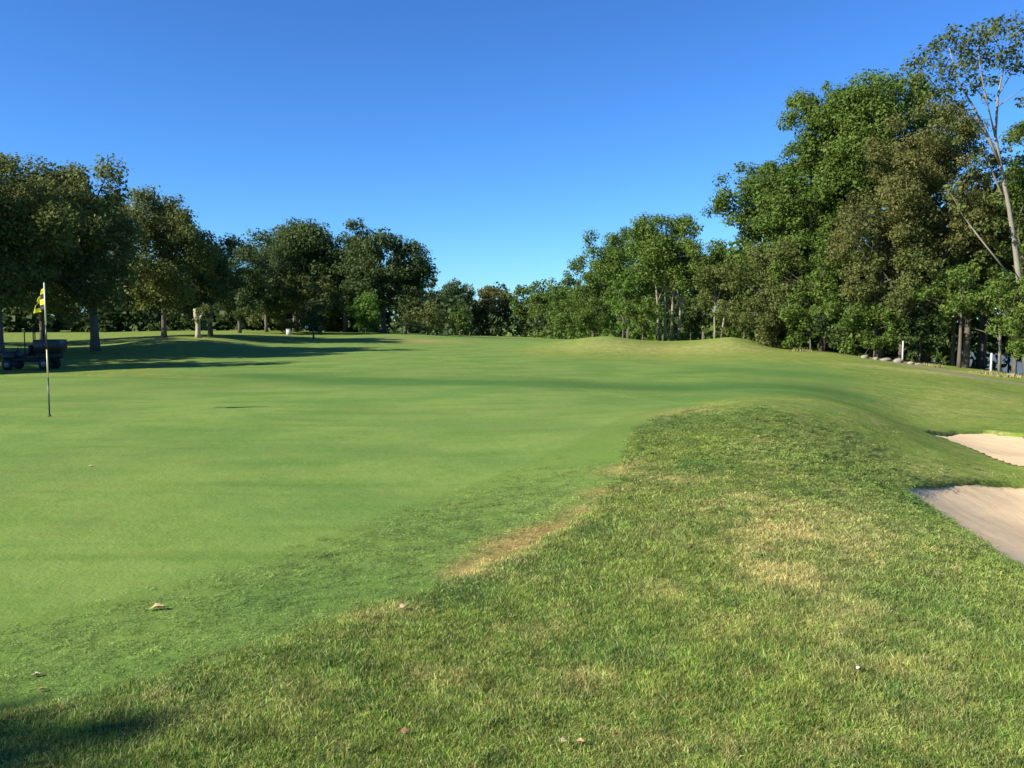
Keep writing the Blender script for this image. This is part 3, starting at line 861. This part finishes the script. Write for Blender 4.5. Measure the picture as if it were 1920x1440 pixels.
# the tall sparse leaning tree
TY = 50
def tpt(u, v, dy=0): 
    q = at(u, v, TY + dy); return q
bx, by = at(1928, 690, TY)[0], TY
bz = gz(bx, by)
t = thing('sparse_tree', (bx, by, bz), 'tall sparse tree with a pale leaning trunk and thin crown against the sky', 'tree')
def rel(u, v, dy=0):
    q = tpt(u, v, dy); return (q[0] - bx, q[1] - by, q[2] - bz)
m = MB()
main = [(0, 0, -.1), rel(1922, 620), rel(1914, 550), rel(1904, 470), rel(1892, 390), rel(1876, 310), rel(1866, 255), rel(1871, 180), rel(1884, 115), rel(1900, 60)]
m.tube(main, [.26, .21, .175, .145, .12, .10, .085, .06, .04, .018], 9)
forks = [([(1876, 310), (1850, 250), (1828, 205), (1795, 150), (1780, 90)], .10), ([(1892, 395), (1872, 350), (1855, 308), (1840, 270)], .08), ([(1908, 535), (1872, 490), (1832, 440), (1806, 405), (1782, 362)], .06),
         ([(1850, 250), (1815, 215), (1775, 185), (1735, 140), (1705, 118)], .055), ([(1866, 255), (1850, 190), (1838, 130), (1832, 80)], .055), ([(1871, 180), (1895, 140), (1915, 90)], .04),
         ([(1828, 205), (1790, 205), (1760, 215)], .03), ([(1871, 200), (1905, 175), (1930, 160)], .035), ([(1850, 190), (1815, 150), (1800, 120)], .035), ([(1884, 115), (1865, 70), (1870, 38)], .03)]
for pts, w in forks:
    m.tube([rel(u, v, rng.normal(0, .5) if i > 0 else 0) for i, (u, v) in enumerate(pts)], list(np.linspace(w, w * .25, len(pts))), 6)
m.build('trunk', bark_pale, t, smooth=True)
lv = Leaves()
for u, v, r in [(1712, 122, 20), (1738, 108, 24), (1722, 145, 12), (1755, 88, 18), (1785, 58, 16), (1768, 75, 18), (1795, 85, 26), (1828, 72, 30), (1858, 58, 26), (1898, 50, 28), (1870, 38, 12), (1908, 85, 28), (1882, 108, 24),
                (1842, 112, 30), (1802, 125, 26), (1765, 128, 24), (1782, 158, 24), (1826, 158, 24), (1756, 172, 16), (1800, 195, 14), (1768, 212, 14), (1852, 185, 12), (1920, 190, 14), (1742, 180, 10), (1788, 232, 12), (1815, 228, 12), (1775, 180, 18),
                (1860, 150, 14), (1900, 130, 16), (1750, 235, 12), (1770, 262, 14), (1800, 262, 12), (1830, 240, 10), (1720, 170, 8), (1925, 120, 20), (1935, 60, 25), (1815, 100, 20), (1782, 360, 16), (1800, 385, 14), (1835, 430, 16), (1850, 300, 18), (1835, 285, 14), (1890, 330, 16), (1920, 300, 18), (1870, 420, 18), (1915, 420, 20), (1860, 370, 16), (1885, 470, 18), (1925, 500, 20), (1840, 480, 16), (1868, 520, 20), (1905, 250, 14), (1825, 320, 12), (1890, 560, 20), (1930, 370, 18)]:
    q = rel(u, v, rng.normal(0, 1.0) + (1.2 if v > 280 else 0))
    rr = r / FPX * TY * 1.15
    lv.puff(q, rr, int(150 * (r / 20) ** 2) + 12, .14, rng.uniform(.2, .7), .8)
link('crown', lv.mesh('crown', LM['olive']), t)

# -- off-frame trees whose shade reaches into the picture (left)
GO = 'trees beyond the left edge'
tree('park_tree', 'tree out of frame left of the parked vehicle', 0, 34, 0, -4.6, None, 'olive', group=GO, seed=101, x=-31, H=12, leaf=.6, tr=.3)
tree('park_tree', 'tree out of frame behind the left olive trees', 0, 42, 0, -5.0, None, 'olive', group=GO, seed=102, x=-36, H=13, leaf=.6, tr=.3)
tree('park_tree', 'tree out of frame farther along the left edge', 0, 52, 0, -5.0, None, 'olive', group=GO, seed=103, x=-44, H=13, leaf=.6, tr=.3)
tree('park_tree', 'tree out of frame beside the far left strip of lawn', 0, 62, 0, -5.0, None, 'dark', group=GO, seed=104, x=-50, H=13, leaf=.6, tr=.3)
tree('park_tree', 'tree out of frame next to the parked vehicle, nearer the green', 0, 31, 0, -4.6, None, 'olive', group=GO, seed=106, x=-36, H=13.5, leaf=.6, tr=.3)
tree('park_tree', 'tree out of frame in the second row left of the vehicle', 0, 46, 0, -5.0, None, 'olive', group=GO, seed=107, x=-33.5, H=12, leaf=.6, tr=.3)
tree('park_tree', 'tree out of frame by the hummock', 0, 49, 0, -5.0, None, 'dark', group=GO, seed=108, x=-38.5, H=13, leaf=.6, tr=.3)
tree('park_tree', 'tree out of frame between the two rows on the left', 0, 38.5, 0, -4.6, None, 'olive', group=GO, seed=109, x=-39, H=14, leaf=.6, tr=.3)
HB = 9.0
tree('park_tree', 'tree left of and behind the camera casting the corner shade', 0, -3.95, 0, -2.8, 2.5, 'green', group=GO, seed=105, x=-16.3, H=HB, leaf=.2, tr=.2, dens=2.6)

# -- woods that read as one mass behind everything
def mass(name, label, rows, mat, leaf=.6, dens=.8):
    lv = Leaves()
    for (x0, y0, x1, y1, h, n, dep, zlo) in rows:
        for i in range(n):
            f = (i + rng.uniform(-.5, .5)) / max(n - 1, 1)
            x, y = x0 + (x1 - x0) * f + rng.normal(0, .5), y0 + (y1 - y0) * f + rng.uniform(0, dep)
            z = gz(x, y)
            hh = h * rng.uniform(.78, 1.12) - zlo
            pr = max(h * .17, hh * .18)
            m_ = max(2, int(round(hh / (pr * 1.05))))
            for k in range(m_):
                zz = z + zlo + pr * .5 + (hh - pr * 1.2) * k / (m_ - 1)
                lv.puff((x + rng.normal(0, pr * .6), y + rng.normal(0, pr * .6), zz), pr * (1.15 - .2 * k / m_), int(dens * 4 * 3.14 * pr * pr / (leaf * leaf * .5) * .3), leaf, .3 + .1 * rng.normal())
    tag(link(name, lv.mesh(name, LM[mat])), label, 'wood', kind='stuff')
mass('dark_wood', 'dark mass of woodland behind the left-hand trees', [(-120, 112, -20, 122, 9.0, 64, 6, 0), (-90, 106, -18, 112, 3.6, 80, 2, 0), (-140, 60, -120, 112, 12, 16, 10, 0)], 'dark', .7, 2.6)
mass('far_wood', 'far low woodland behind the end of the fairway', [(-40, 205, 48, 212, 12.0, 40, 6, 0), (-20, 135, -8, 200, 9, 12, 3, 0), (-30, 180, 35, 186, 5.0, 40, 2, 0)], 'dark', .8)
mass('side_wood', 'woodland mass filling in behind the right-hand trees', [(8, 160, 20, 104, 10, 20, 5, 0), (16, 104, 26, 84, 10, 18, 4, 0), (22, 84, 29, 72, 11, 12, 4, 0), (25, 76, 34, 66, 13, 14, 4, 0), (18, 72, 28, 66, 3.5, 20, 2, 0),
     (29, 66, 32, 60, 8, 7, 3, 0), (33, 64, 44, 52, 15, 16, 6, 3.4), (37, 55, 50, 40, 12, 12, 4, 0)], 'green', .45)
mass('far_bank_wood', 'woodland added on the far bank to darken the reflection in the water', [(58, 150, 190, 120, 13, 46, 8, 0), (190, 120, 200, 60, 13, 20, 8, 0)], 'dark', 1.0)  # dark trees added for the water to mirror

# ------------------------------------------------------------------ pale broken trunk on the left lawn
x, y = at(372, 632, 64)[0], 64; z0 = gz(x, y)
t = thing('broken_trunk', (x, y, z0), 'pale sunlit broken tree trunk with a leafy sprout on the left lawn', 'tree')
m = MB()
m.tube([(0, 0, -.1), (-.02, 0, .35), (0, 0, 1.0), (-.12, 0, 1.7), (-.22, 0, 2.2)], [.28, .19, .17, .19, .10], 12)
m.tube([(0.05, 0, 1.2), (.3, 0, 1.7), (.42, 0, 2.0)], [.12, .09, .05], 8)
m.build('trunk', simple('pale_wood', (.37, .33, .22), .85, var=.35, vscale=5, bump=.5), t, smooth=True)
lv = Leaves()
for _ in range(9): lv.puff((rng.uniform(.0, 1.0), rng.normal(0, .3), rng.uniform(1.2, 2.4)), .38, 45, .14, .55)
link('crown', lv.mesh('crown', LM['olive']), t)

# ------------------------------------------------------------------ flagstick
FX, FY = hit(93, 781)
FZ = gz(FX, FY)
t = thing('flagstick', (FX, FY, FZ), 'striped golf flagstick with a limp yellow and black checked flag', 'flagstick')
white = simple('stick_white', (.70, .64, .44), .4, var=.05)
blackp = simple('stick_black', (.02, .022, .02), .4, var=.1)
yel = simple('stick_yellow', (.70, .62, .24), .4, var=.08)
hts = [0, .62, 1.07, 1.46, 2.13]
for i, mt in enumerate((blackp, yel, blackp, white)):
    MB().tube([(0, 0, hts[i] if i else -.12), (0, 0, hts[i + 1])], .011, 10).build('pole_section', mt, t, smooth=False)
MB().tube([(0, 0, .0), (0, 0, .03)], [.03, .012], 12).build('ferrule', blackp, t)
fm, nt, p = new_mat('flag_cloth')
uvn = attr(nt, 'fu'); uvv = attr(nt, 'fv')
ck = mth(nt, 'ADD', mth(nt, 'FLOOR', mth(nt, 'MULTIPLY', uvn, 2.999)), mth(nt, 'FLOOR', mth(nt, 'MULTIPLY', uvv, 3.999)))
ck = mth(nt, 'FLOORED_MODULO', ck, 2)
nt.links.new(mix(nt, ck, (.90, .84, .05), (.02, .02, .016)), p.inputs['Base Color'])
p.inputs['Roughness'].default_value = .7
tr = nt.nodes.new('ShaderNodeBsdfTranslucent'); nt.links.new(mix(nt, ck, (.90, .84, .05), (.02, .02, .016)), tr.inputs[0])
mx = nt.nodes.new('ShaderNodeMixShader'); mx.inputs[0].default_value = .25
nt.links.new(p.outputs[0], mx.inputs[1]); nt.links.new(tr.outputs[0], mx.inputs[2]); nt.links.new(mx.outputs[0], nt.nodes['Material Output'].inputs[0])
nu, nv = 40, 20
V, fu, fv = [], [], []
for i in range(nu + 1):
    for j in range(nv + 1):
        a, b = i / nu, j / nv            # a along the cloth away from the pole, b downwards
        reach = .36 * a ** .8 * (.35 + .75 * b)
        drop = .22 * a ** 1.3 * (1 - .5 * b)
        fold = .030 * math.sin(a * 13 + b * 3) * (.3 + a)
        V.append((-reach - .011 + fold * .35, fold * (1 + .5 * b), 2.07 - b * .37 - drop)); fu.append(a); fv.append(b)
I = np.arange((nu + 1) * (nv + 1)).reshape(nu + 1, nv + 1)
q = np.stack([I[:-1, :-1], I[1:, :-1], I[1:, 1:], I[:-1, 1:]], -1).reshape(-1, 4)
me = np_mesh('flag', V, [q], fm, {'fu': fu, 'fv': fv}, smooth=True)
fl = link('flag', me, t)
fl.rotation_euler = (0, 0, R(-35))
sm = fl.modifiers.new('cloth', 'SOLIDIFY'); sm.thickness = .002

# ------------------------------------------------------------------ utility vehicle parked left
VY = 38.5
vx0 = at(62, 690, VY)[0]
t = thing('utility_cart', (vx0, VY, gz(vx0, VY) + .0), 'dark two-seat utility cart with roll bar and cargo box parked in shade beyond the green', 'utility cart', rz=R(4))
t.scale = (.86, .86, .92)
dk = simple('cart_paint', (.016, .022, .015), .5, var=.2)
blk = simple('cart_black', (.012, .012, .012), .7, var=.2)
redp = simple('cart_box_paint', (.022, .013, .010), .45, var=.2)
seatm = simple('cart_seat', (.016, .017, .030), .7, var=.2)
met = simple('cart_metal', (.16, .16, .16), .5, .6, var=.1)
MB().box((-.05, 0, .50), (2.3, .95, .18), .05).build('chassis', blk, t)
hd = MB().box((-1.0, 0, .72), (.72, 1.15, .36), .10, .86).build('hood', dk, t)
for s in (-1, 1): MB().tube([(-1.39, s * .36, .76), (-1.34, s * .36, .76)], .075, 12).build('headlight', met, t)
MB().box((-.18, 0, .74), (.42, 1.10, .12), .04).build('seat', seatm, t)
MB().box((.08, 0, 1.0), (.12, 1.06, .42), .04).build('backrest', seatm, t)
MB().box((.92, 0, .92), (1.15, 1.30, .06), .01).build('cargo_floor', blk, t)
bx_ = MB()
for c, d in (((.92, -.64, 1.20), (1.15, .035, .56)), ((.92, .64, 1.20), (1.15, .035, .56)), ((.36, 0, 1.20), (.035, 1.24, .56)), ((1.48, 0, 1.20), (.035, 1.24, .56))): bx_.box(c, d, .01)
bx_.build('cargo_box', redp, t)
MB().box((.92, 0, .70), (.95, .9, .34), .06).build('engine_cover', blk, t)
rb = MB()
for xx in (-.10, .34):
    rb.tube([(xx, -.56, .6), (xx, -.56, 1.80), (xx, -.46, 1.90), (xx, .46, 1.90), (xx, .56, 1.80), (xx, .56, .6)], .028, 8)
for s in (-1, 1): rb.tube([(-.10, s * .5, 1.885), (.34, s * .5, 1.885)], .022, 8)
rb.build('roll_bar', blk, t, smooth=True)
st = MB().tube([(-.78, -.25, .78), (-.55, -.25, 1.06)], .018, 8).build('steering_column', blk, t)
MB().tube([(-.55 + .15 * math.cos(a) * .5, -.25 + .17 * math.sin(a), 1.06 + .15 * math.cos(a)) for a in np.linspace(0, 2 * math.pi, 20)], .013, 6).build('steering_wheel', blk, t)
for xx, rr_ in ((-1.0, .27), (.86, .30)):
    for s in (-1, 1):
        w = MB().tube([(xx, s * .46, rr_), (xx, s * .50, rr_), (xx, s * .64, rr_), (xx, s * .68, rr_)], [rr_ * .88, rr_, rr_, rr_ * .88], 24).build('wheel', blk, t, smooth=False)
        MB().tube([(xx, s * .675, rr_), (xx, s * .69, rr_)], [rr_ * .5, rr_ * .44], 16).build('rim', met, w)

# ------------------------------------------------------------------ stakes, markers, rocks
stake_m = simple('stake_paint', (.55, .53, .46), .6, var=.12)
def stake(u, v, y, vt, w, lb):
    x = at(u, v, y)[0]; z0 = gz(x, y); h = max(at(u, vt, y)[2] - z0, .4)
    t = thing('marker_stake', (x, y, z0), lb, 'stake', 'white stakes along the right-hand wood')
    MB().box((0, 0, h / 2 - .1), (w, w, h + .2), .012).build('post', stake_m, t)
    MB().box((0, 0, h + .015), (w * 1.15, w * 1.15, .03), .008, .8).build('cap', stake_m, t)
stake(1692, 678, 50, 640, .07, 'tall thin white stake by the pale rocks at the foot of the wood')
stake(1858, 691, 45.5, 663, .09, 'shorter white stake in the yellowed grass near the water gap')
x, y = at(541, 628, 88)[0], 88
t = thing('tee_marker', (x, y, gz(x, y)), 'small white marker box in the light strip of lawn below the domed trees', 'marker')
MB().box((0, 0, .30), (.42, .3, .60), .04).build('box', stake_m, t); MB().box((0, 0, .62), (.46, .34, .05), .01).build('lid', stake_m, t)
x, y = at(575, 620, 94)[0], 94
t = thing('sign_board', (x, y, gz(x, y)), 'small pale board on a post at the edge of the dark bush', 'sign')
MB().tube([(0, 0, -.1), (0, 0, .9)], .035, 8).build('post', bark, t); MB().box((0, 0, .80), (.36, .03, .30), .01).build('board', stake_m, t)

rock_m = simple('pale_rock', (.27, .235, .18), .9, var=.35, vscale=6, bump=.7)
def rock(u, v, y, s, lb, i):
    x = at(u, v, y)[0]
    r = np.random.default_rng(300 + i)
    nu, nv = 12, 8
    V = [(0, 0, -.3)]; F4 = []; F3 = []
    k = r.uniform(.7, 1.2, 6)
    for a in range(1, nv):
        th = math.pi * a / nv
        for b in range(nu):
            ph = 2 * math.pi * b / nu
            q = 1 + .22 * math.sin(2 * ph + k[0] * 6) * math.sin(th) + .15 * math.sin(3 * ph + k[1] * 5 + 3 * th) + r.normal(0, .05)
            V.append((q * math.sin(th) * math.cos(ph) * k[2], q * math.sin(th) * math.sin(ph) * k[3] * .7, -q * math.cos(th) * .5 * k[4] + .15))
    V.append((0, 0, .6))
    for a in range(nv - 2):
        for b in range(nu):
            b2 = (b + 1) % nu
            F4.append((1 + a * nu + b, 1 + a * nu + b2, 1 + (a + 1) * nu + b2, 1 + (a + 1) * nu + b))
    for b in range(nu):
        b2 = (b + 1) % nu
        F3.append((0, 1 + b2, 1 + b)); F3.append((len(V) - 1, 1 + (nv - 2) * nu + b, 1 + (nv - 2) * nu + b2))
    s *= .72
    me = np_mesh('rock', np.array(V) * s, [np.array(F4), np.array(F3)], rock_m)
    o = link('rock', me, None, (x, y, gz(x, y) + .05 * s))
    tag(o, lb, 'rock', 'pale rocks along the track')
for i, (u, v, y, s, lb) in enumerate([(1622, 676, 52, .38, 'pale flat rock, farthest left along the track'), (1642, 677, 51.5, .30, 'small pale rock second from the left along the track'), (1662, 679, 51, .42, 'pale rock in the middle of the row left of the white stake'),
        (1684, 682, 50, .45, 'largest pale rock at the foot of the white stake'), (1708, 684, 49, .36, 'grey rock just right of the white stake'), (1722, 688, 48.5, .3, 'small grey rock beyond the one right of the white stake'),
        (1895, 702, 44, .34, 'rusty-brown edged rock in the yellowed grass at the right')]):
    rock(u, v, y, s, lb, i)

# dry tufts at the wood's foot
straw_m = simple('straw', (.26, .24, .085), .8, var=.4)
def tussock(u, v, y, s, lb, i, mat):
    x = at(u, v, y)[0]
    r = np.random.default_rng(500 + i); n = 260
    a = r.uniform(0, 6.28, n); d = r.uniform(0, 1, n) ** .5 * s
    b = np.stack([np.cos(a) * d, np.sin(a) * d * .6, np.zeros(n)], -1)
    h = r.uniform(.12, .34, n) * (1 - .5 * (d / s)) ; w = r.uniform(.02, .04, n)
    ln = np.stack([np.cos(a), np.sin(a), 0 * a], -1) * (h * r.uniform(.1, .7, n))[:, None]
    c = r.uniform(0, 6.28, n); wd = np.stack([np.cos(c), np.sin(c), 0 * c], -1) * w[:, None]
    V = np.stack([b - wd, b + wd, b + ln + np.array([0, 0, 1.0]) * h[:, None]], 1).reshape(-1, 3)
    me = np_mesh('tussock', V, [(np.arange(n) * 3)[:, None] + np.array([0, 1, 2])], mat)
    tag(link('grass_tussock', me, None, (x, y, gz(x, y) - .02)), lb, 'grass clump', 'dry grass clumps by the wood', kind='stuff')
for i, (u, v, y, s, lb) in enumerate([(1742, 692, 48, .9, 'yellow dry grass clump between the rocks and the water gap'), (1880, 704, 43.5, 1.2, 'widest straw-yellow grass clump near the shorter stake'), (1500, 655, 57, .8, 'pale grass clump at the foot of the olive bush'),
        (1845, 700, 44.5, .8, 'straw-yellow grass clump directly left of the shorter stake')]):
    tussock(u, v, y, s, lb, i, straw_m)

# ------------------------------------------------------------------ fallen leaves
leafm = simple('fallen_leaf', (.40, .27, .13), .7, var=.4, vscale=20)
leafp = simple('fallen_leaf_pale', (.42, .34, .19), .7, var=.3, vscale=20)
leafd = simple('fallen_leaf_red', (.24, .13, .06), .7, var=.3, vscale=20)
def fallen(u, v, s, rz, mat, lb, h, asp=.55):
    s *= .75
    x, y = hit(u, v)
    nU, nV = 8, 6
    V = []
    for i in range(nU + 1):
        a = i / nU
        wdt = math.sin(math.pi * min(.999, a ** .8 + .001)) ** .7 * asp * (1 + .15 * math.sin(a * 17))
        for j in range(nV + 1):
            b = j / nV * 2 - 1
            V.append(((a - .5) * s, b * wdt * s * .5, s * (.14 * b * b * (1 if a > .3 else .4) + .10 * math.sin(a * 3.1) + .04 * math.sin(a * 9 + b * 4))))
    I = np.arange((nU + 1) * (nV + 1)).reshape(nU + 1, nV + 1)
    q = np.stack([I[:-1, :-1], I[1:, :-1], I[1:, 1:], I[:-1, 1:]], -1).reshape(-1, 4)
    o = link('fallen_leaf', np_mesh('fallen_leaf', V, [q], mat, smooth=True), None, (x, y, gz(x, y) + h))
    o.rotation_euler = (rng.normal(0, .25) + .25, rng.normal(0, .15), rz)
    tag(o, lb, 'leaf', 'dead leaves fallen on the grass')
    sm = o.modifiers.new('thin', 'SOLIDIFY'); sm.thickness = .0008
fallen(1058, 1416, .036, .6, leafp, 'pale dead leaf at the very bottom, left one of a pair', .035, .9)
fallen(1088, 1418, .040, -.4, leafm, 'brown curled dead leaf at the very bottom, right one of a pair', .035)
fallen(760, 1396, .045, .2, leafd, 'reddish dead leaf in the rough near the bottom edge', .032, .7)
fallen(756, 1157, .05, .5, leafp, 'pale dead leaf at the border of collar and rough', .035, .9)
fallen(295, 1146, .11, .05, leafm, 'long tan dead leaf on the collar beside the green', .012, .35)
fallen(68, 1270, .05, .1, leafp, 'pale dead leaf on the collar at the left, above the corner shade', .012, .5)
fallen(78, 1299, .05, .1, leafd, 'dark dead leaf on the collar at the left edge of the corner shade', .012, .35)
fallen(1608, 1277, .022, .1, simple('petal', (.8, .8, .74), .6, var=.05), 'tiny white petal-like leaf in the rough at lower right', .035, .9)
fallen(170, 876, .06, .1, leafp, 'small pale dead leaf out on the putting green', .005, .6)
print('LEAVES', NLEAF)
